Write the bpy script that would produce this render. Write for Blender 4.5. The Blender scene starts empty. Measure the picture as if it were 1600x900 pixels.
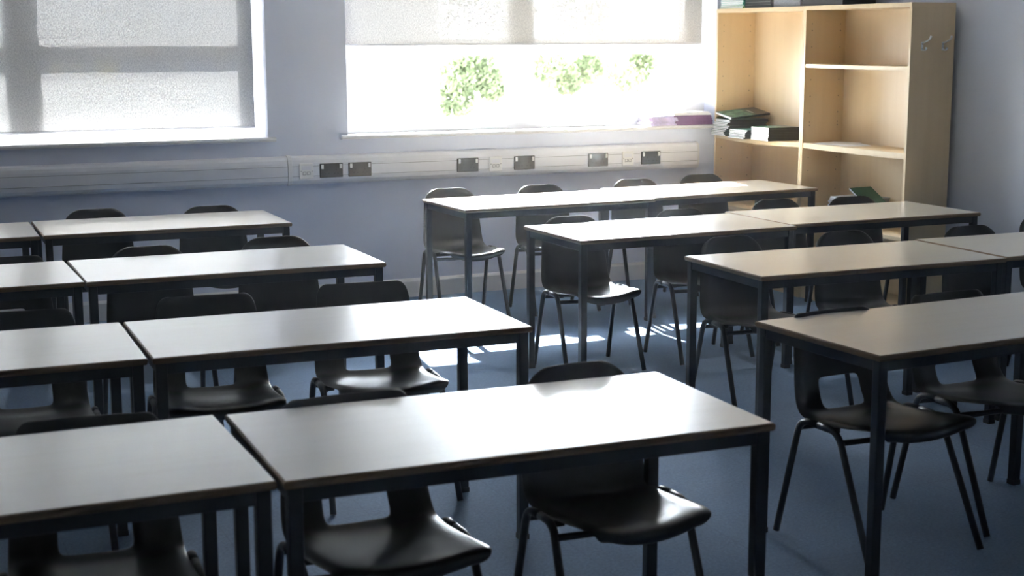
import bpy, bmesh, math, random
from mathutils import Vector, Matrix
random.seed(7)
SC = bpy.context.scene
COL = SC.collection
PI = math.pi

# ------------------------------------------------------------------ materials
def new_mat(name):
    m = bpy.data.materials.new(name); m.use_nodes = True
    nt = m.node_tree; nt.nodes.clear()
    out = nt.nodes.new('ShaderNodeOutputMaterial')
    return m, nt, out

def N(nt, typ, **kw):
    n = nt.nodes.new(typ)
    for k, v in kw.items():
        if k in n.inputs: n.inputs[k].default_value = v
        else: setattr(n, k, v)
    return n

def L(nt, a, b): nt.links.new(a, b)

def mapped(nt, scale, rot=(0,0,0), src='Object'):
    tc = N(nt, 'ShaderNodeTexCoord'); mp = N(nt, 'ShaderNodeMapping')
    mp.inputs['Scale'].default_value = scale; mp.inputs['Rotation'].default_value = rot
    L(nt, tc.outputs[src], mp.inputs['Vector'])
    return mp.outputs['Vector']

def ramp(nt, fac, stops):
    r = N(nt, 'ShaderNodeValToRGB'); e = r.color_ramp.elements
    e[0].position, e[0].color = stops[0][0], (*stops[0][1], 1)
    e[1].position, e[1].color = stops[-1][0], (*stops[-1][1], 1)
    for p, c in stops[1:-1]:
        x = e.new(p); x.color = (*c, 1)
    L(nt, fac, r.inputs['Fac'])
    return r.outputs['Color']

def plain(name, col, rough=.5, metal=0., vary=.0, scale=40., bump=0., spec=.5, coat=0.):
    m, nt, out = new_mat(name)
    b = N(nt, 'ShaderNodeBsdfPrincipled', Roughness=rough, Metallic=metal)
    b.inputs['Specular IOR Level'].default_value = spec
    b.inputs['Coat Weight'].default_value = coat
    v = mapped(nt, (1,1,1))
    no = N(nt, 'ShaderNodeTexNoise', Scale=scale, Detail=3.)
    L(nt, v, no.inputs['Vector'])
    lo = tuple(max(0, c*(1-vary)) for c in col); hi = tuple(min(1, c*(1+vary)) for c in col)
    L(nt, ramp(nt, no.outputs['Fac'], [(.3, lo), (.7, hi)]), b.inputs['Base Color'])
    if bump:
        bp = N(nt, 'ShaderNodeBump', Strength=bump, Distance=.002)
        L(nt, no.outputs['Fac'], bp.inputs['Height']); L(nt, bp.outputs['Normal'], b.inputs['Normal'])
    L(nt, b.outputs['BSDF'], out.inputs['Surface'])
    return m

def wood(name, a, bcol, rough, axis='X', stretch=1.5, fine=28., coat=0.):
    m, nt, out = new_mat(name)
    b = N(nt, 'ShaderNodeBsdfPrincipled', Roughness=rough)
    b.inputs['Coat Weight'].default_value = coat; b.inputs['Coat Roughness'].default_value = .24
    sc = {'X': (stretch, fine, fine), 'Z': (fine, fine, stretch), 'Y': (fine, stretch, fine)}[axis]
    v = mapped(nt, sc)
    n1 = N(nt, 'ShaderNodeTexNoise', Scale=1., Detail=6., Roughness=.65)
    L(nt, v, n1.inputs['Vector'])
    v2 = mapped(nt, tuple(s*.14 for s in sc))
    n2 = N(nt, 'ShaderNodeTexNoise', Scale=1., Detail=2.)
    L(nt, v2, n2.inputs['Vector'])
    mx = N(nt, 'ShaderNodeMath', operation='ADD'); L(nt, n1.outputs['Fac'], mx.inputs[0]); L(nt, n2.outputs['Fac'], mx.inputs[1])
    hf = N(nt, 'ShaderNodeMath', operation='MULTIPLY'); L(nt, mx.outputs[0], hf.inputs[0]); hf.inputs[1].default_value = .5
    L(nt, ramp(nt, hf.outputs[0], [(.35, bcol), (.65, a)]), b.inputs['Base Color'])
    L(nt, b.outputs['BSDF'], out.inputs['Surface'])
    return m

M = {}
M['laminate'] = wood('pale_laminate', (.80,.74,.63), (.74,.67,.56), .30, 'X', 1.6, 34., coat=.8)
M['table_edge'] = wood('table_edge_wood', (.27,.17,.09), (.16,.10,.055), .40, 'X', 3., 60.)
M['maple_v'] = wood('maple_vertical', (.74,.59,.40), (.67,.52,.33), .42, 'Z', 1.2, 22.)
M['maple_h'] = wood('maple_horizontal', (.74,.59,.40), (.67,.52,.33), .42, 'Y', 1.2, 22.)
M['maple_edge'] = wood('maple_edging', (.72,.58,.38), (.66,.52,.33), .4, 'Z', 1.2, 30.)
M['plastic'] = plain('charcoal_plastic', (.020,.0205,.0225), .33, vary=.12, scale=250., bump=.10)
M['steel'] = plain('dark_painted_steel', (.017,.019,.026), .36, vary=.1, scale=60.)
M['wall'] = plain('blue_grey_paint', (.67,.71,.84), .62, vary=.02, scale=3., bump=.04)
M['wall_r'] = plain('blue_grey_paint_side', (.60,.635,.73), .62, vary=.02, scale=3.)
M['white_wall'] = plain('white_paint', (.84,.84,.84), .7, vary=.01, scale=2.)
M['ceiling'] = plain('ceiling_tile_white', (.90,.90,.89), .8, vary=.02, scale=10.)
M['gloss_white'] = plain('white_gloss_trim', (.74,.74,.76), .32, vary=.01, scale=5.)
M['upvc'] = plain('white_upvc', (.90,.90,.91), .28, vary=.01, scale=5.)
M['trunk'] = plain('white_trunking_plastic', (.76,.77,.82), .38, vary=.01, scale=8.)
M['nickel'] = plain('black_nickel_plate', (.07,.07,.072), .28, metal=.6, vary=.12, scale=18.)
M['socket_black'] = plain('socket_insert_black', (.012,.012,.013), .4)
M['socket_white'] = plain('socket_white', (.80,.80,.80), .35)
M['gap'] = plain('shadow_groove', (.10,.10,.11), .8)
M['chrome'] = plain('chrome_hook', (.85,.86,.88), .3, metal=.55)
M['paper'] = plain('white_paper', (.82,.83,.86), .75, vary=.03, scale=90.)
M['pages'] = None
M['cover_purple'] = plain('purple_cover', (.22,.10,.24), .55, vary=.1)
M['cover_dark'] = plain('dark_cover', (.030,.036,.038), .38, vary=.15)
M['cover_teal'] = plain('teal_cover', (.18,.55,.50), .55, vary=.06)
M['cover_lime'] = plain('lime_cover', (.45,.72,.25), .55, vary=.06)
M['cover_grey'] = plain('grey_cover', (.30,.29,.29), .5, vary=.08)
M['box_grey'] = plain('speckled_grey_board', (.26,.28,.31), .6, vary=.25, scale=140.)
M['box_black'] = plain('black_board', (.02,.02,.022), .45)
M['cover_green'] = plain('deep_green_cover', (.02,.11,.075), .4, vary=.15)
M['outer_white'] = plain('outer_white_render', (.34,.345,.36), .8, vary=.03, scale=1.)
M['outer_glass'] = plain('outer_window_grey', (.16,.15,.14), .3, vary=.2, scale=.3)
M['outer_blue'] = plain('blue_grey_fence_paint', (.11,.14,.24), .7, vary=.25, scale=.6)
M['ground'] = plain('pale_paving', (.30,.29,.275), .9, vary=.08, scale=.8)
M['bark'] = plain('tree_bark', (.16,.12,.08), .9, vary=.3, scale=12.)

def pages_mat():
    m, nt, out = new_mat('paper_page_edges')
    b = N(nt, 'ShaderNodeBsdfPrincipled', Roughness=.8)
    v = mapped(nt, (3,3,900))
    no = N(nt, 'ShaderNodeTexNoise', Scale=1., Detail=2.); L(nt, v, no.inputs['Vector'])
    L(nt, ramp(nt, no.outputs['Fac'], [(.3,(.74,.75,.80)),(.6,(.92,.92,.94))]), b.inputs['Base Color'])
    L(nt, b.outputs['BSDF'], out.inputs['Surface']); return m
M['pages'] = pages_mat()

def cover_art():
    # dark cover with a mottled teal-green band and a pale title bar
    m, nt, out = new_mat('printed_dark_green_cover')
    b = N(nt, 'ShaderNodeBsdfPrincipled', Roughness=.3)
    tc = N(nt, 'ShaderNodeTexCoord'); sp = N(nt, 'ShaderNodeSeparateXYZ'); L(nt, tc.outputs['Object'], sp.inputs[0])
    no = N(nt, 'ShaderNodeTexNoise', Scale=22., Detail=5.); L(nt, tc.outputs['Object'], no.inputs['Vector'])
    green = ramp(nt, no.outputs['Fac'], [(.35,(.03,.10,.085)),(.52,(.07,.24,.19)),(.70,(.30,.52,.44))])
    r = N(nt, 'ShaderNodeMapRange'); r.inputs[1].default_value = .0; r.inputs[2].default_value = .06
    L(nt, sp.outputs['X'], r.inputs[0])
    mx = N(nt, 'ShaderNodeMix', data_type='RGBA'); L(nt, r.outputs[0], mx.inputs['Factor'])
    L(nt, green, mx.inputs['A']); mx.inputs['B'].default_value = (.035,.033,.034,1)
    L(nt, mx.outputs['Result'], b.inputs['Base Color'])
    L(nt, b.outputs['BSDF'], out.inputs['Surface']); return m
M['cover_art'] = cover_art()

def carpet():
    m, nt, out = new_mat('blue_carpet_tiles')
    b = N(nt, 'ShaderNodeBsdfPrincipled', Roughness=.92)
    b.inputs['Sheen Weight'].default_value = .35; b.inputs['Specular IOR Level'].default_value = .25
    v = mapped(nt, (1,1,1))
    n1 = N(nt, 'ShaderNodeTexNoise', Scale=95., Detail=6., Roughness=.85); L(nt, v, n1.inputs['Vector'])
    n2 = N(nt, 'ShaderNodeTexNoise', Scale=3.2, Detail=4.); L(nt, v, n2.inputs['Vector'])
    c1 = ramp(nt, n1.outputs['Fac'], [(.3,(.045,.105,.215)),(.7,(.19,.345,.58))])
    c2 = ramp(nt, n2.outputs['Fac'], [(.3,(.80,.80,.82)),(.7,(1.,1.,1.))])
    mu = N(nt, 'ShaderNodeMix', data_type='RGBA', blend_type='MULTIPLY'); mu.inputs['Factor'].default_value = 1.
    L(nt, c1, mu.inputs['A']); L(nt, c2, mu.inputs['B'])
    br = N(nt, 'ShaderNodeTexBrick'); br.offset = 0.
    br.inputs['Scale'].default_value = 1.; br.inputs['Mortar Size'].default_value = .0022
    br.inputs['Brick Width'].default_value = .5; br.inputs['Row Height'].default_value = .5
    br.inputs['Color1'].default_value = (1,1,1,1); br.inputs['Color2'].default_value = (.96,.96,.97,1); br.inputs['Mortar'].default_value = (.80,.80,.84,1)
    L(nt, v, br.inputs['Vector'])
    m2 = N(nt, 'ShaderNodeMix', data_type='RGBA', blend_type='MULTIPLY'); m2.inputs['Factor'].default_value = 1.
    L(nt, mu.outputs['Result'], m2.inputs['A']); L(nt, br.outputs['Color'], m2.inputs['B'])
    L(nt, m2.outputs['Result'], b.inputs['Base Color'])
    bp = N(nt, 'ShaderNodeBump', Strength=.6, Distance=.004); L(nt, n1.outputs['Fac'], bp.inputs['Height'])
    L(nt, bp.outputs['Normal'], b.inputs['Normal'])
    L(nt, b.outputs['BSDF'], out.inputs['Surface']); return m
M['carpet'] = carpet()

def blind_mat():
    m, nt, out = new_mat('open_weave_blind_fabric')
    tr = N(nt, 'ShaderNodeBsdfTransparent')
    tl = N(nt, 'ShaderNodeBsdfTranslucent'); tl.inputs['Color'].default_value = (.085,.085,.088,1)
    df = N(nt, 'ShaderNodeBsdfDiffuse'); df.inputs['Color'].default_value = (.90,.90,.93,1)
    m1 = N(nt, 'ShaderNodeMixShader'); m1.inputs[0].default_value = .2
    L(nt, df.outputs[0], m1.inputs[1]); L(nt, tl.outputs[0], m1.inputs[2])
    v = mapped(nt, (110, 110, 260)); n1 = N(nt, 'ShaderNodeTexNoise', Scale=1., Detail=2.); L(nt, v, n1.inputs['Vector'])
    v2 = mapped(nt, (300, 300, 80)); n2 = N(nt, 'ShaderNodeTexNoise', Scale=1., Detail=2.); L(nt, v2, n2.inputs['Vector'])
    ad = N(nt, 'ShaderNodeMath', operation='ADD'); L(nt, n1.outputs['Fac'], ad.inputs[0]); L(nt, n2.outputs['Fac'], ad.inputs[1])
    mr = N(nt, 'ShaderNodeMapRange'); L(nt, ad.outputs[0], mr.inputs[0])
    mr.inputs[1].default_value = .84; mr.inputs[2].default_value = 1.16; mr.inputs[3].default_value = BL_LO; mr.inputs[4].default_value = BL_HI
    hv = N(nt, 'ShaderNodeMath', operation='MULTIPLY'); L(nt, ad.outputs[0], hv.inputs[0]); hv.inputs[1].default_value = .5
    L(nt, ramp(nt, hv.outputs[0], [(.42,(.62,.62,.64)),(.58,(1.,1.,1.))]), df.inputs['Color'])
    m2 = N(nt, 'ShaderNodeMixShader'); L(nt, mr.outputs[0], m2.inputs[0])
    L(nt, m1.outputs[0], m2.inputs[1]); L(nt, tr.outputs[0], m2.inputs[2])
    L(nt, m2.outputs[0], out.inputs['Surface']); return m
BL_LO, BL_HI = .005, .145
M['blind'] = blind_mat()

def glass_mat():
    m, nt, out = new_mat('window_glass')
    tr = N(nt, 'ShaderNodeBsdfTransparent'); tr.inputs['Color'].default_value = (.96,.98,.98,1)
    gl = N(nt, 'ShaderNodeBsdfGlossy', Roughness=.02)
    fr = N(nt, 'ShaderNodeFresnel', IOR=1.45)
    mx = N(nt, 'ShaderNodeMixShader'); L(nt, fr.outputs[0], mx.inputs[0]); L(nt, tr.outputs[0], mx.inputs[1]); L(nt, gl.outputs[0], mx.inputs[2])
    L(nt, mx.outputs[0], out.inputs['Surface']); return m
M['glass'] = glass_mat()

def leaf_mat(name, a, b_):
    m, nt, out = new_mat(name)
    df = N(nt, 'ShaderNodeBsdfDiffuse'); tl = N(nt, 'ShaderNodeBsdfTranslucent')
    v = mapped(nt, (1,1,1)); no = N(nt, 'ShaderNodeTexNoise', Scale=3., Detail=3.); L(nt, v, no.inputs['Vector'])
    c = ramp(nt, no.outputs['Fac'], [(.35, a), (.65, b_)])
    L(nt, c, df.inputs['Color']); L(nt, c, tl.inputs['Color'])
    mx = N(nt, 'ShaderNodeMixShader'); mx.inputs[0].default_value = .45
    L(nt, df.outputs[0], mx.inputs[1]); L(nt, tl.outputs[0], mx.inputs[2]); L(nt, mx.outputs[0], out.inputs['Surface']); return m
M['leaf'] = leaf_mat('pale_green_leaves', (.06,.075,.04), (.17,.20,.11))
M['leaf_y'] = leaf_mat('yellow_leaves', (.45,.36,.04), (.65,.52,.10))

# ------------------------------------------------------------------ mesh helpers
class MB:
    """collects shapes, then links them as one mesh object"""
    def __init__(s): s.v = []; s.f = []; s.mi = []; s.sm = []
    def add(s, vs, fs, mi=0, smooth=False):
        o = len(s.v); s.v += [tuple(v) for v in vs]
        s.f += [tuple(i+o for i in f) for f in fs]; s.mi += [mi]*len(fs); s.sm += [smooth]*len(fs)
        return s
    def box(s, x0, x1, y0, y1, z0, z1, mi=0, mis=None):
        vs = [(x,y,z) for z in (z0,z1) for y in (y0,y1) for x in (x0,x1)]
        fs = [(0,2,3,1),(4,5,7,6),(0,1,5,4),(2,6,7,3),(0,4,6,2),(1,3,7,5)]   # bottom, top, -y, +y, -x, +x
        s.add(vs, fs, mi)
        if mis:
            for k, m_ in mis.items(): s.mi[len(s.mi)-6+k] = m_
        return s
    def prism(s, prof, a, b, axis='x', mi=0, smooth=False):
        """extrude a closed profile [(p,q)] along axis from a to b"""
        n = len(prof); vs = []
        for t in (a, b):
            for p, q in prof:
                vs.append({'x': (t,p,q), 'y': (p,t,q), 'z': (p,q,t)}[axis])
        fs = [(i, (i+1)%n, (i+1)%n+n, i+n) for i in range(n)]
        s.add(vs, fs, mi, smooth); s.add(vs, [tuple(range(n))[::-1], tuple(range(n, 2*n))], mi)
        return s
    def tube(s, pts, r, seg=10, mi=0, caps=True):
        pts = [Vector(p) for p in pts]; n = len(pts); rings = []
        rr = r if isinstance(r, (list, tuple)) else [r]*n
        t0 = (pts[1]-pts[0]).normalized()
        up = Vector((0,0,1)) if abs(t0.z) < .9 else Vector((1,0,0))
        u = t0.cross(up).normalized(); 
        for i, p in enumerate(pts):
            t = ((pts[min(i+1,n-1)]-p).normalized() + (p-pts[max(i-1,0)]).normalized()).normalized()
            u = (u - t*u.dot(t)).normalized(); w = t.cross(u)
            rings.append([p + (u*math.cos(2*PI*k/seg) + w*math.sin(2*PI*k/seg))*rr[i] for k in range(seg)])
        vs = [v for rg in rings for v in rg]
        fs = [(i*seg+k, i*seg+(k+1)%seg, (i+1)*seg+(k+1)%seg, (i+1)*seg+k) for i in range(n-1) for k in range(seg)]
        s.add(vs, fs, mi, True)
        if caps: s.add(vs, [tuple(range(seg))[::-1], tuple(range((n-1)*seg, n*seg))], mi)
        return s
    def build(s, name, mats, parent=None, bevel=0., loc=None, rz=0.):
        me = bpy.data.meshes.new(name); me.from_pydata(s.v, [], s.f)
        for m_ in (mats if isinstance(mats, (list, tuple)) else [mats]): me.materials.append(m_)
        me.polygons.foreach_set('material_index', s.mi); me.polygons.foreach_set('use_smooth', s.sm)
        bm = bmesh.new(); bm.from_mesh(me); bmesh.ops.remove_doubles(bm, verts=bm.verts, dist=1e-6)
        bmesh.ops.recalc_face_normals(bm, faces=bm.faces); bm.to_mesh(me); bm.free(); me.update()
        o = bpy.data.objects.new(name, me); COL.objects.link(o)
        if parent: o.parent = parent
        if loc: o.location = loc
        o.rotation_euler = (0,0,rz)
        if bevel:
            b = o.modifiers.new('bevel', 'BEVEL'); b.width = bevel; b.segments = 2; b.limit_method = 'ANGLE'; b.angle_limit = math.radians(40)
        return o

def tag(o, label=None, cat=None, group=None, kind=None):
    if label: o['label'] = label
    if cat: o['category'] = cat
    if group: o['group'] = group
    if kind: o['kind'] = kind
    return o
def empty(name, loc=(0,0,0), rz=0.):
    o = bpy.data.objects.new(name, None); COL.objects.link(o); o.location = loc; o.rotation_euler = (0,0,rz)
    o.empty_display_size = .1
    return o
def struct(o): o['kind'] = 'structure'; return o
def copy_tree(o, parent=None):
    c = o.copy(); COL.objects.link(c); c.parent = parent
    if parent is not None: c.matrix_parent_inverse = Matrix.Identity(4)
    for ch in [x for x in KIDS.get(o.name, [])]: copy_tree(ch, c)
    return c
KIDS = {}
def register(root):
    for ob in COL.objects:
        if ob.parent is not None: KIDS.setdefault(ob.parent.name, [])
    KIDS.clear()
    for ob in COL.objects:
        if ob.parent is not None: KIDS.setdefault(ob.parent.name, []).append(ob)

# ------------------------------------------------------------------ room shell
XL, XR, YB, H = -2.9, 5.665, -10.6, 2.75
WT = .30                                            # wall thickness
W1 = (-.50, 2.215); W2 = (2.712, 5.335); WZ = (1.02, 2.62)

fl = MB().box(XL-.3, XR+.3, YB-.3, .3, -.1, 0).build('floor', M['carpet']); struct(fl)
ce = MB().box(XL-.3, XR+.3, YB-.3, .3, H, H+.1).build('ceiling', M['ceiling']); struct(ce)
w = MB()
w.box(XL, XR, 0, WT, 0, WZ[0]); w.box(XL, XR, 0, WT, WZ[1], H)
w.box(XL, W1[0], 0, WT, WZ[0], WZ[1]); w.box(W1[1], W2[0], 0, WT, WZ[0], WZ[1]); w.box(W2[1], XR, 0, WT, WZ[0], WZ[1])
struct(w.build('wall_front', M['wall']))
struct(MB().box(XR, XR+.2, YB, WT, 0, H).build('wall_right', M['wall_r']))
struct(MB().box(XL-.2, XL, YB, WT, 0, H).build('wall_left', M['white_wall']))
struct(MB().box(XL, XR, YB-.2, YB, 0, H).build('wall_back', M['white_wall']))
def skirting(name, a, b, side):
    prof = [(0,0),(-.018,0),(-.018,.100),(-.010,.115),(0,.117)]
    m_ = MB()
    if side == 'front': m_.prism(prof, a, b, 'x')
    if side == 'right': m_.prism([(XR+p, q) for p, q in prof], a, b, 'y')
    if side == 'left': m_.prism([(XL-p, q) for p, q in prof], a, b, 'y')
    return struct(m_.build(name, M['gloss_white']))
skirting('baseboard_front', XL, XR, 'front')
skirting('baseboard_right', YB, -2.1, 'right')
skirting('baseboard_left', YB, 0, 'left')

def window(num, x0, x1, xm, panes_low, blind_z, blind_x, fl_, fr_):
    """double casement window: outer frame, central mullion, transom, four panes, window board"""
    z0, z1 = WZ; y0, y1 = .15, .215
    ZB, ZT0, ZT1 = 1.105, 1.51, 1.592
    fm = MB()
    fm.box(x0, x0+fl_, y0, y1, z0, z1); fm.box(x1-fr_, x1, y0, y1, z0, z1)
    fm.box(xm-.06, xm+.06, y0, y1, z0, z1)
    for a, b in ((x0+fl_, xm-.06), (xm+.06, x1-fr_)):
        fm.box(a, b, y0, y1, z1-.07, z1); fm.box(a, b, y0, y1, z0, ZB-.02); fm.box(a, b, y0, y1, ZT0+.012, ZT1)
    frame = struct(fm.build('window_%d' % num, M['upvc']))
    # sashes and glazing: one sash per opening
    for (a, b) in ((x0+fl_, xm-.06), (xm+.06, x1-fr_)):
        for (c, d) in ((ZB-.02, ZT0+.012), (ZT1, z1-.07)):
            s_ = MB(); t = .032
            s_.box(a, a+t, y0-.012, y1-.01, c, d); s_.box(b-t, b, y0-.012, y1-.01, c, d)
            s_.box(a+t, b-t, y0-.012, y1-.01, c, c+.022); s_.box(a+t, b-t, y0-.012, y1-.01, d-.012, d)
            so = s_.build('sash', M['upvc'], frame, bevel=.003)
            MB().box(a+t-.004, b-t+.004, .185, .189, c+.018, d-.008).build('pane', M['glass'], so)
    # window board with a rounded nose, projecting past the reveal
    zt = 1.035; nose = [(.15,zt),(-.028,zt),(-.036,zt-.004),(-.040,zt-.012),(-.036,zt-.021),(-.028,zt-.025),(0,zt-.026),(.15,zt-.026)]
    bd = MB(); bd.prism(nose, x0-.045 if x0 > 0 else x0-.04, min(x1+.04, 5.31) if x1 > 5 else x1+.04, 'x')
    o = bd.build('trim_%d' % num, M['gloss_white']); struct(o)
    # roller blind
    r = empty('roller_blind', ((blind_x[0]+blind_x[1])/2, .085, 2.56))
    hw = (blind_x[1]-blind_x[0])/2
    MB().box(-hw, hw, -.0004, .0004, blind_z-2.56+.008, 0).build('blind_fabric', M['blind'], r)
    tb = MB(); tb.tube([(-hw-.02, .0, .0), (hw+.02, .0, .0)], .024, 14); tb.build('roller_tube', M['upvc'], r)
    MB().prism([(-.005,blind_z-2.56),(.005,blind_z-2.56),(.006,blind_z-2.56+.007),(.004,blind_z-2.56+.013),(-.004,blind_z-2.56+.013),(-.006,blind_z-2.56+.007)], -hw, hw, 'x').build('bottom_bar', M['trunk'], r)
    return r
b1 = window(1, W1[0], W1[1], .855, True, 1.088, (-.46, 2.158), .05, .10)
tag(b1, 'grey roller blind drawn almost to the sill of the left window', 'blind', 'roller blinds')
b2 = window(2, W2[0], W2[1], 3.943, True, 1.572, (2.735, 5.268), .04, .15)
tag(b2, 'grey roller blind pulled half way down the right window', 'blind', 'roller blinds')

# ------------------------------------------------------------------ dado trunking, sockets
def trunking(name, x0, x1, label, endcap=False):
    """three-compartment trunking: rounded top and bottom covers, flat lid between two grooves"""
    r = empty(name, (x0, 0, .745)); Lx = x1-x0
    body = [(0,0),(-.030,.000),(-.044,.010),(-.052,.026),(-.055,.050),(-.055,.051),(-.052,.051),(-.052,.053),(-.055,.053),(-.055,.112),(-.052,.112),(-.052,.114),(-.055,.114),(-.054,.130),(-.049,.150),(-.040,.164),(-.026,.172),(0,.173)]
    MB().prism(body, 0, Lx, 'x').build('trunking_body', M['trunk'], r)
    MB().box(0, Lx, -.0526, -.0510, .0505, .0535).build('lower_groove', M['gap'], r)
    MB().box(0, Lx, -.0526, -.0510, .1115, .1145).build('upper_groove', M['gap'], r)
    if endcap:
        prof = [(0,-.001),(-.031,-.001),(-.046,.009),(-.054,.026),(-.0575,.051),(-.0575,.114),(-.056,.132),(-.051,.152),(-.041,.167),(-.026,.175),(0,.176)]
        MB().prism(prof, Lx, Lx+.012, 'x').build('end_cap', M['gloss_white'], r, bevel=.002)
    return tag(r, label, 'cable trunking')
trunking('cable_trunking', -2.88, 2.316, 'long white cable trunking on the wall below the left window')
trunking('cable_trunking', 2.342, 5.170, 'white cable trunking with sockets below the right window', True)
prof = [(0,-.004),(-.032,-.004),(-.048,.007),(-.057,.026),(-.061,.051),(-.061,.114),(-.060,.132),(-.054,.153),(-.043,.169),(-.027,.178),(0,.179)]
tag(MB().prism(prof, 0, .026, 'x').build('trunking_coupler', M['gloss_white'], bevel=.002, loc=(2.316,0,.745)), 'white joint cover where the two lengths of trunking meet', 'coupler')

def make_socket():
    r = empty('double_socket')
    MB().box(-.073,.073,-.009,0,-.043,.043).build('face_plate', M['nickel'], r, bevel=.003)
    for sx in (-1,1):
        s_ = MB().box(-.0075,.0075,-.006,.0,-.0135,.0135).build('rocker_switch', M['socket_white'], r, bevel=.0015, loc=(sx*.058,-.009,.024))
        pr = MB()
        for (px, pz, w_, h_) in ((0,.012,.0045,.009),(-.0115,-.010,.0085,.0055),(.0115,-.010,.0085,.0055)):
            pr.box(px-w_/2*1.25, px+w_/2*1.25, -.0008, .0004, pz-h_/2*1.25, pz+h_/2*1.25)
        pr.build('pin_holes', M['socket_black'], r, loc=(sx*.029,-.0092,-.008))
    return r
def make_data():
    r = empty('data_outlet')
    MB().box(-.043,.043,-.010,0,-.047,.047).build('face_plate', M['socket_white'], r, bevel=.003)
    MB().box(-.028,.028,-.0015,.0,.008,.032).build('label_strip', M['trunk'], r, bevel=.0006, loc=(0,-.010,0))
    for sx in (-1,1):
        q = MB(); q.box(-.010,.010,-.0016,0,-.0095,-.0075); q.box(-.010,.010,-.0016,0,.0075,.0095); q.box(-.010,-.008,-.0016,0,-.0075,.0075); q.box(.008,.010,-.0016,0,-.0075,.0075)
        q.build('data_port', M['gap'], r, loc=(sx*.013,-.0100,-.012))
        MB().tube([(0,0,0),(0,-.0015,0)], .0026, 8).build('screw', M['gap'], r, loc=(sx*.034,-.0100,0))
    return r
SX = [2.585, 2.767, 3.481, 3.874, 4.407, 4.803]
so0 = make_socket(); da0 = make_data(); register(None)
lab = ['dark nickel double socket nearest the white trunking joint', 'dark nickel double socket, second to the right of the trunking joint',
       'dark nickel double socket just left of the middle data outlet', 'dark nickel double socket just right of the middle data outlet',
       'dark nickel double socket left of the faint rightmost data outlet', 'dark nickel double socket nearest the end of the trunking by the bookcase']
for i, x in enumerate(SX):
    o = so0 if i == 0 else copy_tree(so0)
    o.location = (x, -.055, .745+.083); tag(o, lab[i], 'socket', 'double sockets on the trunking')
lab = ['white data outlet beside the trunking joint, left of the sockets', 'white data outlet between the two middle dark sockets', 'white data outlet between the two rightmost dark sockets']
for i, x in enumerate([2.428, 3.672, 4.628]):
    o = da0 if i == 0 else copy_tree(da0)
    o.location = (x, -.055, .745+.083); tag(o, lab[i], 'data outlet', 'data outlets on the trunking')

# ------------------------------------------------------------------ tables
TW, TD, TH = 1.193, .599, .71
def make_table():
    r = empty('classroom_table')
    w2, d2 = TW/2, TD/2
    top = MB()
    # slab with a wooden bull-edge: laminate on top, stained edge around
    c = .004
    vs = []
    for (ox, oz) in ((-.003, TH-.019), (0, TH-.013), (0, TH-.004), (-c, TH)):
        for sx, sy in ((-1,-1),(1,-1),(1,1),(-1,1)): vs.append((sx*(w2+ox), sy*(d2+ox), oz))
    fs = [(3,2,1,0), (12,13,14,15)]; top.add(vs, [(3,2,1,0)], 1); top.add(vs, [(12,13,14,15)], 0)
    for k in range(3):
        top.add(vs, [(k*4+i, k*4+(i+1)%4, k*4+4+(i+1)%4, k*4+4+i) for i in range(4)], 1)
    top.build('tabletop', [M['laminate'], M['table_edge']], r)
    lx, ly, s = w2-.026, d2-.026, .016
    zt = TH-.019
    for sx in (-1,1):
        for sy in (-1,1):
            lg = MB().box(-s, s, -s, s, 0.004, zt)
            lo = lg.build('leg', M['steel'], r, bevel=.003, loc=(sx*lx, sy*ly, 0))
            MB().box(-s-.001, s+.001, -s-.001, s+.001, 0, .018).build('foot_cap', M['plastic'], lo)
    a = MB()
    for sy in (-1,1): a.box(-lx+s, lx-s, sy*ly-.0125, sy*ly+.0125, zt-.034, zt)
    for sx in (-1,1): a.box(sx*lx-.0125, sx*lx+.0125, -ly+s, ly-s, zt-.034, zt)
    a.build('apron_frame', M['steel'], r, bevel=.002)
    return r
TB = [ # x, y, degrees, label
 (.129,-1.225,-1.1,'table nearest the window wall, cut off by the left edge of the photo'),
 (1.336,-1.228,-.7,'left block table nearest the window wall, fully in view under the left window'),
 (.129,-2.671,.3,'table second from the window wall, cut off by the left edge of the photo'),
 (1.330,-2.680,-.5,'left block table second from the window wall, two round-backed chairs behind it'),
 (.113,-4.115,-1.6,'table third from the window wall, cut off by the left edge of the photo'),
 (1.318,-4.148,-1.3,'left block table third from the wall, its right end glaring with window light'),
 (.138,-5.437,0.,'blurred pale table at the bottom left corner of the photo, closest to the camera'),
 (1.349,-5.463,-1.3,'large table in the foreground centre with a round-backed chair tucked under it'),
 (3.506,-1.072,2.2,'glaring white table nearest the sockets, leftmost table of the back row of the right block'),
 (4.705,-.962,2.8,'table with its end against the bookcase, below the piles of books'),
 (3.530,-2.425,1.2,'bright table of the right block, second from the window wall, left of its pair'),
 (4.735,-2.347,-.1,'pale table second from the window wall, its right end below the coat hooks'),
 (3.720,-3.646,-1.0,'pale maple table third from the window wall in the right block, wholly in view'),
 (4.936,-3.640,-1.0,'pale table by the right wall, cut off by the right edge of the photo'),
 (3.214,-4.942,3.2,'shaded table at the lower right with two slot-backed chairs tucked under it'),
]
tb0 = make_table(); register(None)
for i, (x, y, a, lb) in enumerate(TB):
    o = tb0 if i == 0 else copy_tree(tb0)
    o.location = (x, y, 0); o.rotation_euler = (0,0,math.radians(a)); tag(o, lb, 'table', 'classroom tables in rows')

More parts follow.
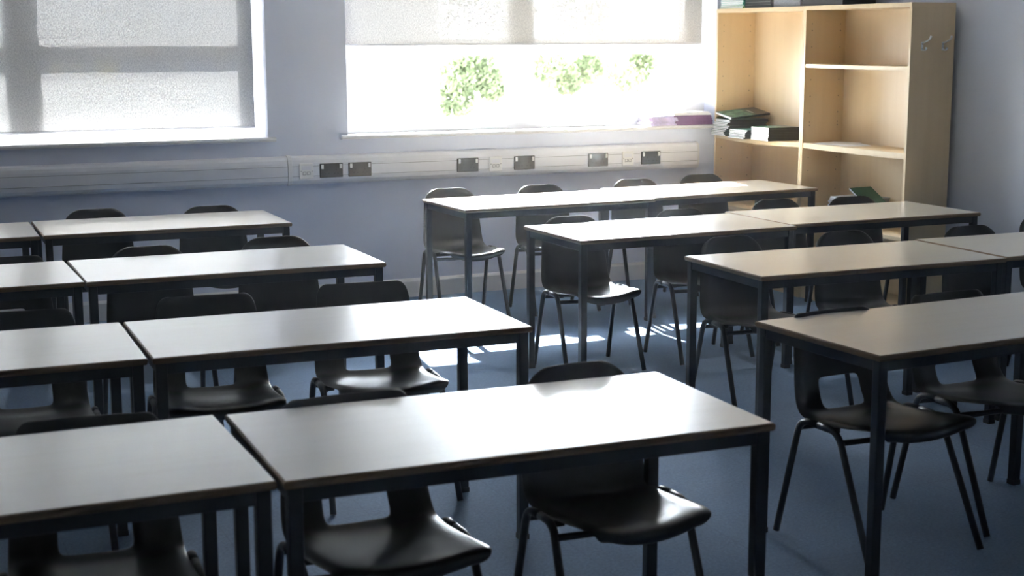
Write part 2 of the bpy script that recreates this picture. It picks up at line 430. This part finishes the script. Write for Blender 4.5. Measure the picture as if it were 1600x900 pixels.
# ------------------------------------------------------------------ chairs
def shell(kind):
    if kind == 'A':     # solid round-topped back
        P = [(-.206,.352,.150),(-.217,.368,.166),(-.216,.383,.176),(-.200,.390,.184),(-.165,.390,.191),(-.11,.384,.195),(-.05,.378,.197),(.01,.374,.197),(.06,.373,.196),
             (.100,.378,.195),(.130,.392,.194),(.150,.415,.193),(.161,.445,.191),(.168,.485,.188),(.174,.53,.184),(.180,.575,.180),(.187,.62,.176),(.195,.66,.170),(.203,.692,.156),(.209,.714,.132),(.214,.729,.100),(.219,.736,.070)]
        dish_s, dish_b = .034, .036; cols = 14; hole = None
    else:               # flat-topped back, rectangular opening above the seat
        P = [(-.214,.386,.170),(-.226,.402,.186),(-.224,.418,.194),(-.205,.424,.199),(-.165,.420,.202),(-.11,.411,.204),(-.05,.402,.205),(.01,.396,.205),(.07,.392,.205),
             (.115,.391,.204),(.150,.396,.203),(.176,.410,.202),(.197,.440,.200),(.210,.475,.197),(.219,.505,.194),(.229,.55,.189),(.239,.60,.184),(.249,.645,.179),(.258,.682,.174),(.264,.702,.166),(.269,.715,.150),(.274,.721,.135)]
        dish_s, dish_b = .026, .034; cols = 14; hole = (11, 14)
    n = len(P)
    bm = bmesh.new(); grid = []
    for i, (y, z, hw) in enumerate(P):
        a = Vector(P[max(i-1,0)][:2]); b = Vector(P[min(i+1,n-1)][:2]); t = (b-a).normalized()
        nv = Vector((-t.y, t.x))          # toward the sitter (up on the seat, forward on the back)
        if i >= n-1: nv = Vector((-1,.1))
        if i < 5: nv = Vector((0,1))
        back = min(1, max(0, (z-.40)/.12)) if y > .08 else 0
        dish = dish_s*(1-back)+dish_b*back
        if i < 2: dish *= .95
        if i > n-5: dish *= .8
        row = []
        for k in range(cols+1):
            u = -1+2*k/cols
            d = dish*abs(u)**2.2
            if k in (0, cols): d = dish*.86-(.011 if i > 2 else .004+.002*i)
            row.append(bm.verts.new((u*hw, y+nv.x*d, z+nv.y*d)))
        grid.append(row)
    for i in range(n-1):
        for k in range(cols):
            if hole and hole[0] <= i < hole[1] and 4 <= k < cols-4: continue
            bm.faces.new((grid[i][k], grid[i][k+1], grid[i+1][k+1], grid[i+1][k]))
    bmesh.ops.recalc_face_normals(bm, faces=bm.faces)
    for f in bm.faces: f.smooth = True
    me = bpy.data.meshes.new('seat_shell'); bm.to_mesh(me); bm.free(); me.materials.append(M['plastic'])
    return me
def make_chair(kind):
    r = empty('stacking_chair')
    me = shell(kind); o = bpy.data.objects.new('seat_shell', me); COL.objects.link(o); o.parent = r
    s = o.modifiers.new('thick', 'SOLIDIFY'); s.thickness = .006; s.offset = 0
    s = o.modifiers.new('smooth', 'SUBSURF'); s.levels = 2; s.render_levels = 2
    if kind == 'A': hx, fx, yf, yr, y1, y2, zt = .203, .212, -.185, .175, -.055, .088, .389
    else: hx, fx, yf, yr, y1, y2, zt = .213, .228, -.232, .228, -.045, .140, .402
    ym = (y1+y2)/2; R_ = .0112
    for sx in (-1,1):
        for (yt, yb) in ((y1, yf), (y2, yr)):
            top = Vector((sx*hx, yt, zt)); foot = Vector((sx*fx, yb, 0.004)); mid = Vector((sx*hx, ym, zt+.002))
            rr = .036 if kind == 'A' else .05
            corner = top; d1 = (foot-corner).normalized(); d2 = (mid-corner).normalized()
            A_ = corner+d1*rr; B_ = corner+d2*rr
            pts = [foot, foot+(A_-foot)*.5, A_]
            for q in range(1,8):
                t = q/8; pts.append(A_*(1-t)**2 + corner*2*t*(1-t) + B_*t*t)
            pts += [B_, mid]
            MB().tube(pts, R_, 12).build('leg', M['steel'], r)
    # cross bars under the seat and the brackets that carry it
    for yy in ((y1-.022, y2+.012)):
        zz = zt-.030
        MB().tube([(-hx-.001,yy,zz),(-hx*.55,yy,zz-.004),(hx*.55,yy,zz-.004),(hx+.001,yy,zz)], .0095, 10).build('cross_bar', M['steel'], r)
    for sx in (-1,1):
        MB().box(-.018,.018,-.05,.05,-.006,.014).build('seat_bracket', M['plastic'], r, bevel=.004, loc=(sx*(hx-.030), ym, zt-.014))
    return r
chA = make_chair('A'); chB = make_chair('B'); register(None)
G_A = 'solid-backed stacking chairs'; G_B = 'stacking chairs with a slot in the back'
# (kind, x of back top, y of back top, rotation deg, label)
CH = [
 ('A',3.162,-.520,2,'black chair with a glaring white seat, leftmost in the row below the sockets'),
 ('A',3.742,-.560,1,'second chair from the left along the window wall, under the middle sockets'),
 ('A',4.445,-.477,-2,'third chair in the back row of the right block, only its brown-lit rounded top showing'),
 ('A',4.983,-.389,-3,'chair in the corner where the trunking ends beside the bookcase'),
 ('A',3.206,-2.067,2,'solid-backed black chair under the left end of the bright table, sunlight on its seat'),
 ('A',3.858,-2.034,2,'dark chair behind the right half of the bright second table of the right block'),
 ('A',4.568,-1.857,0,'dark chair whose rounded top stands before the divider of the two bookcases'),
 ('A',5.050,-1.902,-3,'dark chair in front of the papers on the low bookcase shelf'),
 ('A',3.525,-3.040,3,'black chair under the left end of the wholly visible maple table'),
 ('A',4.096,-3.110,1,'black chair behind the middle of the wholly visible maple table'),
 ('A',4.747,-3.206,0,'dark chair at the right wall table, just below the bookcase end panel'),
 ('A',5.325,-3.050,8,'dark chair against the side wall, almost cut off by the right edge of the photo'),
 ('A',1.084,-.735,0,'round-backed chair under the left window, left of the two against the wall'),
 ('A',1.669,-.844,0,'round-backed chair under the left window, right of the two against the wall'),
 ('A',1.079,-2.269,0,'left one of the two round-backed chairs at the table second from the left window'),
 ('A',1.662,-2.198,0,'right one of the two round-backed chairs at the table second from the left window'),
 ('A',1.733,-5.093,3,'large solid-backed black chair with a shiny seat tucked under the foreground table'),
 ('B',2.905,-4.655,4,'black slot-backed chair under the left part of the shaded lower right table'),
 ('B',3.480,-4.545,2,'black slot-backed chair by the right edge, under the shaded lower right table'),
 ('B',1.066,-3.505,-5,'flat-topped chair under the left half of the glaring table of the left block'),
 ('B',1.655,-3.475,-5,'flat-topped chair under the glaring table, bright sunlit floor showing through its back slot'),
 ('B',.445,-5.070,-4,'slot-backed black chair at the bottom left corner of the photo'),
 ('B',1.075,-5.112,1,'slot-backed black chair under the left half of the foreground centre table'),
 ('B',.487,-2.234,-2,'flat-topped chair at the left edge, at the table second from the wall'),
 ('B',.435,-3.550,-3,'flat-topped chair at the left edge, at the table third from the wall'),
]
used = {'A': False, 'B': False}
for (k, x, y, a, lb) in CH:
    src = chA if k == 'A' else chB
    o = copy_tree(src) if used[k] else src; used[k] = True
    off = .215 if k == 'A' else .272
    ar = math.radians(a)
    o.location = (x + math.sin(ar)*off, y - math.cos(ar)*off, 0); o.rotation_euler = (0,0,ar)
    tag(o, lb, 'chair', G_A if k == 'A' else G_B)

# ------------------------------------------------------------------ bookcases
BX0, BX1 = 5.318, 5.622
def bookcase(yfar, ynear, shelves, label, sag=0.):
    r = empty('bookcase', ((BX0+BX1)/2, (yfar+ynear)/2, 0)); d = (BX1-BX0)/2; hw = (yfar-ynear)/2; t = .018
    for sy in (-1,1):
        p = MB().box(-d+.002, d, -t/2, t/2, 0, 1.782, 0); p.box(-d, -d+.002, -t/2, t/2, 0, 1.782, 1)
        hb = p
        for z in [ .20,.32,.44,.56,.68,.80,.88,1.08,1.10,1.16,1.26,1.36,1.46,1.56,1.66,1.70]:
            for xx in (-.105, .105):
                yy = -sy*(t/2)
                hb.tube([(xx, yy-.0002*sy, z),(xx, yy+.0004*-sy, z)], .0032, 8, mi=2)
        p.build('side_panel', [M['maple_v'], M['maple_edge'], M['gap']], r, loc=(0, sy*(hw-t/2), 0))
    MB().box(d-.008, d-.002, -hw+t, hw-t, .06, 1.782).build('back_panel', M['maple_v'], r)
    MB().box(-d-.004, d, -hw, hw, 1.782, 1.807, 0, mis={4:1}).build('top_panel', [M['maple_h'], M['maple_edge']], r, bevel=.001)
    MB().box(-d+.02, -d+.038, -hw+t, hw-t, 0, .07).build('plinth', M['maple_h'], r)
    for z, th, sg in shelves:
        s = MB(); n = 12; a, b = -hw+t+.0005, hw-t-.0005
        for i in range(n):
            ya, yb = a+(b-a)*i/n, a+(b-a)*(i+1)/n
            za = z-sg*math.sin(PI*i/n); zb = z-sg*math.sin(PI*(i+1)/n)
            X0_, X1_ = -d+.004, d-.008
            vs = [(X0_,ya,za-th),(X1_,ya,za-th),(X1_,yb,zb-th),(X0_,yb,zb-th),(X0_,ya,za),(X1_,ya,za),(X1_,yb,zb),(X0_,yb,zb)]
            s.add(vs, [(3,2,1,0),(4,5,6,7)], 0, True); s.add(vs, [(0,4,7,3)], 1, False); s.add(vs, [(1,2,6,5)], 0)
        s.build('shelf', [M['maple_h'], M['maple_edge']], r)
    return tag(r, label, 'bookcase')
bookcase(-.022, -1.030, [(.972,.028,.012),(.50,.022,.004),(.09,.022,0)], 'maple bookcase beside the window with piles of dark green books on its middle shelf')
bookcase(-1.032, -2.040, [(1.457,.022,.002),(.974,.032,.002),(.50,.022,.003),(.09,.022,0)], 'nearly empty maple bookcase with two chrome hooks on its end panel')

def make_hook():
    r = empty('coat_hook')
    MB().box(-.007,.007,-.003,0,-.024,.024).build('back_plate', M['chrome'], r, bevel=.002)
    MB().tube([(0,-.002,.018),(0,-.020,.022),(0.002,-.045,.030),(.004,-.060,.040),(.006,-.066,.056)], [.0045,.004,.004,.005,.007], 10).build('upper_prong', M['chrome'], r)
    MB().tube([(0,-.002,-.014),(0,-.018,-.022),(.001,-.030,-.020),(.002,-.036,-.008)], [.0045,.004,.0045,.0065], 10).build('lower_prong', M['chrome'], r)
    q = MB()
    for z in (-.012,.012): q.tube([(0,-.003,z),(0,-.0042,z)], .0028, 8)
    q.build('screw', M['gap'], r)
    return r
hk = make_hook(); register(None)
for i, (x, lb) in enumerate([(5.397, 'chrome double coat hook nearer the open front of the bookcase end panel'), (5.541, 'chrome double coat hook nearer the wall on the bookcase end panel')]):
    o = hk if i == 0 else copy_tree(hk)
    o.location = (x, -2.0395, 1.568); tag(o, lb, 'hook', 'coat hooks on the bookcase')

# ------------------------------------------------------------------ books and papers
def make_book(name, Lx, Wy, th, cover, pages, art=None):
    """exercise book lying flat, spine along -y long side; origin at centre of its underside"""
    r = empty(name)
    c = MB(); ct = .0008
    c.box(-Lx/2, Lx/2, -Wy/2, Wy/2, 0, ct); c.box(-Lx/2, Lx/2, -Wy/2, Wy/2, th-ct, th, 0, mis={1: 1 if art else 0}); c.box(-Lx/2, Lx/2, -Wy/2, -Wy/2+ct, ct, th-ct)
    c.build('cover', [cover] + ([art] if art else []), r)
    MB().box(-Lx/2+.0012, Lx/2-.0012, -Wy/2+ct, Wy/2-.0015, ct, th-ct).build('page_block', pages, r)
    return r
def stack(src, spots, z0, th, group, labels, cat='book'):
    """pile copies of a book; spots = (x, y, rot, tilt_y)"""
    z = z0
    for i, sp in enumerate(spots):
        o = src if i == 0 else copy_tree(src)
        o.location = (sp[0], sp[1], z); o.rotation_euler = (0, sp[3] if len(sp) > 3 else 0, sp[2])
        z += th+.0003
        tag(o, labels[i], cat, group)
    return z
def pile_labels(base, n, where):
    w_ = {0: 'bottom', n-1: 'topmost'}
    names = ['', 'second', 'third', 'fourth', 'fifth', 'sixth', 'seventh', 'eighth', 'ninth', 'tenth', 'eleventh', 'twelfth', 'thirteenth', 'fourteenth']
    return ['%s, %s of %s' % (base, w_[i] if i in w_ else names[i]+' from the bottom', where) for i in range(n)]
J = lambda s: random.uniform(-s, s)
# left pile (nearest the window)
bk = make_book('exercise_book', .297, .195, .0095, M['cover_dark'], M['pages'], M['cover_art']); register(None)
n = 11
sp = [(5.428+J(.008)-.010*(i<4)+.002*i, -.153+J(.003), PI*(0 if i % 2 else 1)*0+math.radians(J(3)-3), 0) for i in range(n)]
stack(bk, sp, .9685, .0095, 'dark green exercise books on the bookcase shelf', pile_labels('dark green exercise book', n, 'the shelf pile nearest the window'))
# title bars on the top covers
bk = make_book('exercise_book', .297, .200, .0095, M['cover_dark'], M['pages'], M['cover_art']); register(None)
n = 6
sp = [(5.420+J(.010), -.375+J(.004), math.radians(J(3)), 0) for i in range(n)]
stack(bk, sp, .9622, .0095, 'dark green exercise books on the bookcase shelf', pile_labels('dark green exercise book', n, 'the lower middle pile on the shelf'))
bk = make_book('textbook', .25, .20, .0105, M['cover_dark'], M['pages'], M['cover_art']); register(None)
n = 8
sp = [(5.412+J(.002), -.620+J(.002), math.radians(J(.6)), 0) for i in range(n)]
stack(bk, sp, .9622, .0105, 'black-spined textbooks on the bookcase shelf', pile_labels('black-spined textbook', n, 'the pile beside the divider'), 'book')
# tilted books lying across the first two piles
tb_ = make_book('exercise_book', .297, .215, .014, M['cover_dark'], M['pages'], M['cover_art'])
tb_.location = (5.450, -.163, 1.106); tb_.rotation_euler = (math.radians(8.0), math.radians(-5), math.radians(-3))
tag(tb_, 'thick dark green book lying tilted on top of the shelf pile nearest the window', 'book', 'dark green exercise books on the bookcase shelf')
bar = MB().box(-.004,.004,-.045,.045,0,.0004).build('title_bar', M['paper'], tb_, loc=(.055,0,.0141))
# low shelf of the near bookcase
bk = make_book('exercise_book', .26, .24, .012, M['cover_grey'], M['pages']); register(None)
n = 14
sp = [(5.462+J(.012), -1.44+J(.01), math.radians(J(5)), 0) for i in range(n)]
z = stack(bk, sp, .4975, .012, 'papers on the low bookcase shelf', pile_labels('white paper booklet', n, 'the pile on the low bookcase shelf'), 'booklet')
gb = make_book('exercise_book', .175, .20, .010, M['cover_green'], M['pages'])
gb.location = (5.44, -1.575, .672); gb.rotation_euler = (math.radians(32), math.radians(0), math.radians(8))
tag(gb, 'dark green booklet leaning at a slant on the pile on the low bookcase shelf', 'booklet', 'papers on the low bookcase shelf')
# sheets on the middle shelf of the near bookcase
for i, (x, y, a, lb) in enumerate([(5.455,-1.21,24,'white sheet of paper lying on the middle shelf of the near bookcase, further left'), (5.47,-1.33,68,'cream sheet lying on the middle shelf of the near bookcase, further right')]):
    p = MB(); nx = 6
    for k in range(nx):
        xa, xb = -.13+.26*k/nx, -.13+.26*(k+1)/nx
        za, zb = .0008+.004*abs(math.sin(k*.7)), .0008+.004*abs(math.sin((k+1)*.7))
        p.add([(xa,-.095,za),(xb,-.095,zb),(xb,.095,zb),(xa,.095,za)], [(0,1,2,3)], 0, True)
    o = p.build('paper_sheet', M['paper'], loc=(x, y, .9735+.001*i), rz=math.radians(a)); tag(o, lb, 'paper', 'paper sheets on the bookcase shelf')
# sill stacks
bk = make_book('exercise_book', .285, .20, .0105, M['cover_purple'], M['pages']); register(None)
n = 6
sp = [(5.155+J(.006)-.002*i, .070+J(.006), math.radians(J(2)), 0) for i in range(n)]
z = stack(bk, sp, 1.0355, .0105, 'purple exercise books on the window sill', pile_labels('purple exercise book', n, 'the pile on the window sill'))
bk = make_book('exercise_book', .285, .20, .007, M['paper'], M['pages']); register(None)
sp = [(5.140+J(.014), .070+J(.01), math.radians(J(5)), 0) for i in range(3)]
stack(bk, sp, z+.0005, .007, 'white booklets on the purple books', ['white booklet lying directly on the purple books on the sill', 'white booklet in the middle of the three above the purple books', 'white booklet topmost above the purple books on the sill'], 'booklet')
M['lilac'] = plain('lilac_paper', (.55,.47,.68), .6, vary=.2, scale=30.)
bk = make_book('booklet', .21, .17, .009, M['lilac'], M['pages']); register(None)
n = 7
sp = [(4.960-.003*i+J(.012), -.005+.095+J(.010), math.radians(J(9)), 0) for i in range(n)]
for k in range(n): sp[k] = (4.905+J(.014)+.004*k, .055+J(.008), math.radians(J(8)), 0)
stack(bk, sp, 1.0355, .009, 'crumpled lilac booklets on the window sill', pile_labels('lilac booklet', n, 'the untidy pile beside the purple books'), 'booklet')
# on top of the far bookcase
bk = make_book('folder', .22, .275, .012, M['cover_teal'], M['pages']); register(None)
bkl = make_book('folder', .23, .285, .012, M['cover_lime'], M['paper']); register(None)
stack(bkl, [(5.437,-.190,0)], 1.8075, .012, 'pastel folders on top of the bookcase', ['lime green folder at the bottom of the pastel pile on top of the bookcase'], 'folder')
stack(bk, [(5.437+J(.004), -.190+J(.006), math.radians(J(2))) for i in range(7)], 1.820, .012, 'pastel folders on top of the bookcase', pile_labels('pale teal folder', 7, 'the teal stack on the bookcase'), 'folder')
bk = make_book('magazine_file', .24, .30, .018, M['cover_grey'], M['cover_dark']); register(None)
stack(bk, [(5.447+J(.004), -.495+J(.004), math.radians(J(1.5))) for i in range(5)], 1.8075, .018, 'grey folders on top of the bookcase', pile_labels('grey ring folder', 5, 'the grey pile on top of the bookcase'), 'folder')
def box_file(x, y, wx, wy, h, mat, label):
    r = empty('storage_box', (x, y, 1.8075)); MB().box(-wx/2, wx/2, -wy/2, wy/2, 0, h-.03).build('box_body', mat, r, bevel=.003)
    MB().box(-wx/2-.003, wx/2+.003, -wy/2-.003, wy/2+.003, h-.03, h).build('lid', mat, r, bevel=.003)
    return tag(r, label, 'box')
box_file(5.457, -.810, .24, .29, .20, M['box_grey'], 'speckled grey storage box on top of the bookcase')
box_file(5.457, -1.185, .24, .40, .22, M['box_black'], 'black storage box on top of the bookcase where the two units meet')

# ------------------------------------------------------------------ outside
o = MB().box(-60, 90, .32, 140, -.30, -.15).build('ground', M['ground']); struct(o)
def building(name, x0, x1, y0, y1, h, rows, label, z0=-.16):
    r = empty(name, ((x0+x1)/2, (y0+y1)/2, z0)); w2, d2 = (x1-x0)/2, (y1-y0)/2
    MB().box(-w2, w2, -d2, d2, 0, h).build('wall', M['outer_white'], r)
    MB().box(-w2-.2, w2+.2, -d2-.2, d2+.2, h, h+.3).build('roof_slab', M['outer_white'], r)
    for (za, zb, step, ww) in rows:
        k = -w2+step/2
        while k < w2-step/2:
            fr = MB().box(k-.08, k+ww+.08, -d2-.06, -d2, za-.08-z0, zb+.08-z0).build('window', M['outer_white'], r)
            MB().box(k, k+ww, -d2-.10, -d2-.06, za-z0, zb-z0).build('pane', M['outer_glass'], fr)
            k += step
    return tag(r, label, 'building')
building('school_building', -4, 26, 78, 90, 11, [(1.75,2.75,3.9,2.6),(4.6,6.2,3.9,2.6)], 'long white building seen faintly through the left blind')
tag(MB().box(4.30, 5.64, 6.0, 8.5, -.16, 4.2).build('outbuilding', M['outer_white'], bevel=.02), 'white rendered block directly outside the right window, at its left side', 'outbuilding')
fc = empty('panel_fence', (12, 62, -.15))
MB().box(-14, 14, -.05, .05, 0, .98).build('fence_panel', M['outer_blue'], fc)
for k in range(15): MB().box(-.08,.08,-.12,.12,0,1.05).build('post', M['outer_glass'], fc, loc=(-14+2*k,0,0))
tag(fc, 'blue-grey fence in the distance, seen through the left blind', 'fence')
def tree(name, x, y, z0, trunk_h, blobs, nleaf, size, mat, label, cat='tree', grp=None):
    r = empty(name, (x, y, z0)); rnd = random.Random(int(x*100))
    MB().tube([(0,0,0),(.04,.02,trunk_h*.5),(-.03,0,trunk_h)], [.11*size*6,.09*size*6,.05*size*6], 8).build('trunk', M['bark'], r)
    lf = MB()
    for (bx_, by_, bz_, rad) in blobs:
        for _ in range(int(nleaf)):
            while True:
                p = Vector((rnd.uniform(-1,1), rnd.uniform(-1,1), rnd.uniform(-1,1)))
                if p.length <= 1: break
            p = Vector((bx_,by_,bz_)) + p*rad
            a = Vector((rnd.gauss(0,1), rnd.gauss(0,1), rnd.gauss(0,1))).normalized(); b = a.orthogonal().normalized(); c = a.cross(b)
            s_ = size*rnd.uniform(.6,1.2)
            lf.add([p-b*s_, p+c*s_*.45, p+b*s_, p-c*s_*.45], [(0,1,2,3)])
    lf.build('foliage', mat, r)
    return tag(r, label, cat, grp)
tree('leafy_tree', 8.50, 12., -.15, .9, [(-.30,0,1.20,.34),(-.25,.1,.85,.30),(.10,.1,1.28,.36),(.30,0,1.05,.24),(0,0,2.1,.8),(-.4,.3,3.0,.8),(.4,0,3.3,.9)], 900, .060, M['leaf'], 'pale green tree outside the left half of the right window')
tree('leafy_tree', 11.55, 14.8, -.15, .9, [(-.45,0,1.25,.34),(-.1,0,1.05,.30),(.3,0,1.25,.30),(.1,.2,2.2,.7),(-.3,0,3.2,.9)], 800, .062, M['leaf'], 'pale green tree outside the middle of the right window')
tree('leafy_tree', 13.7, 17.0, -.15, .9, [(-.5,0,1.15,.40),(.2,0,1.0,.40),(.5,0,1.3,.30),(0,.2,2.3,.8),(0,0,3.3,.8)], 600, .068, M['leaf'], 'pale green tree outside the right side of the right window')
for i, (x, s_, lb) in enumerate([(8.1,.35,'small yellow shrub by the distant fence, leftmost of the three'), (9.0,.3,'small yellow shrub by the distant fence, middle of the three'), (10.3,.6,'larger yellow shrub by the distant fence')]):
    tree('yellow_shrub', x, 60., -.15, .3, [(0,0,.4,s_)], 160, .12, M['leaf_y'], lb, 'shrub', 'yellow shrubs by the fence')

# ------------------------------------------------------------------ light
wd = bpy.data.worlds.new('sky'); SC.world = wd; wd.use_nodes = True
nt = wd.node_tree; nt.nodes.clear(); ow = nt.nodes.new('ShaderNodeOutputWorld'); bg = nt.nodes.new('ShaderNodeBackground')
bg.inputs['Color'].default_value = (.86,.92,1.,1); bg.inputs['Strength'].default_value = 13.
nt.links.new(bg.outputs[0], ow.inputs['Surface'])
# hazy sky: brightest low over the horizon on the side of the sun
geo = N(nt, 'ShaderNodeTexCoord'); dt = N(nt, 'ShaderNodeVectorMath', operation='DOT_PRODUCT'); L(nt, geo.outputs['Generated'], dt.inputs[0])
dt.inputs[1].default_value = Vector((.40,.88,.20)).normalized()
pw = N(nt, 'ShaderNodeMath', operation='POWER'); mx0 = N(nt, 'ShaderNodeMath', operation='MAXIMUM'); L(nt, dt.outputs['Value'], mx0.inputs[0]); mx0.inputs[1].default_value = 0.
L(nt, mx0.outputs[0], pw.inputs[0]); pw.inputs[1].default_value = 8.
ma = N(nt, 'ShaderNodeMath', operation='MULTIPLY_ADD'); L(nt, pw.outputs[0], ma.inputs[0]); ma.inputs[1].default_value = 34.; ma.inputs[2].default_value = 8.
L(nt, ma.outputs[0], bg.inputs['Strength'])
sl = bpy.data.lights.new('sun', 'SUN'); sl.energy = 30.; sl.angle = math.radians(.8); sl.color = (1.,.96,.90)
so = bpy.data.objects.new('sun', sl); COL.objects.link(so)
d = Vector((-.13,-1,-.71)).normalized(); so.rotation_euler = d.to_track_quat('-Z','Y').to_euler(); so.location = (4,8,7)
for nm, (a, b) in (('sky_portal', W1), ('sky_portal', W2)):
    al = bpy.data.lights.new(nm, 'AREA'); al.shape = 'RECTANGLE'; al.size = b-a; al.size_y = WZ[1]-WZ[0]; al.cycles.is_portal = True
    ao = bpy.data.objects.new(nm, al); COL.objects.link(ao); ao.location = ((a+b)/2, .31, (WZ[0]+WZ[1])/2)
    ao.rotation_euler = (Vector((0,-1,0))).to_track_quat('-Z','Z').to_euler()

# thin scatter volume added to imitate veiling lens glare around the windows
hz = MB().box(XL-.1, XR+.1, YB-.1, .31, -.05, H+.05).build('added_glare_volume', new_mat('tmp')[0])
m, nt, out = new_mat('added_glare_volume'); vs_ = N(nt, 'ShaderNodeVolumeScatter', Density=.0050, Anisotropy=.75)
L(nt, vs_.outputs[0], out.inputs['Volume']); hz.data.materials.clear(); hz.data.materials.append(m)
tag(hz, None, None, None, 'structure')

# ------------------------------------------------------------------ camera
F, YAW, PITCH, ROLL = 2276.7, math.radians(23.897), math.radians(9.714), math.radians(-.137)
fwd = Vector((math.sin(YAW)*math.cos(PITCH), math.cos(YAW)*math.cos(PITCH), -math.sin(PITCH)))
rt = Vector((math.cos(YAW), -math.sin(YAW), 0)); up = rt.cross(fwd)
r_ = rt*math.cos(ROLL)+up*math.sin(ROLL); u_ = -rt*math.sin(ROLL)+up*math.cos(ROLL)
cam = bpy.data.cameras.new('camera'); co = bpy.data.objects.new('camera', cam); COL.objects.link(co)
mw = Matrix((( r_.x,u_.x,-fwd.x,0),(r_.y,u_.y,-fwd.y,-8.6017),(r_.z,u_.z,-fwd.z,1.6152),(0,0,0,1)))
co.matrix_world = mw
cam.sensor_width = 36.; cam.lens = F*36/1600; cam.clip_end = 300
cam.dof.use_dof = True; cam.dof.focus_distance = 6.9; cam.dof.aperture_fstop = 5.0
SC.camera = co

SC.view_settings.view_transform = 'Standard'; SC.view_settings.look = 'None'
SC.view_settings.exposure = 2.3; SC.view_settings.gamma = 1.
SC.cycles.use_denoising = True
SC.cycles.max_bounces = 10; SC.cycles.diffuse_bounces = 6; SC.cycles.glossy_bounces = 4; SC.cycles.transparent_max_bounces = 12
SC.cycles.sample_clamp_indirect = 8.; SC.cycles.caustics_reflective = False; SC.cycles.caustics_refractive = False
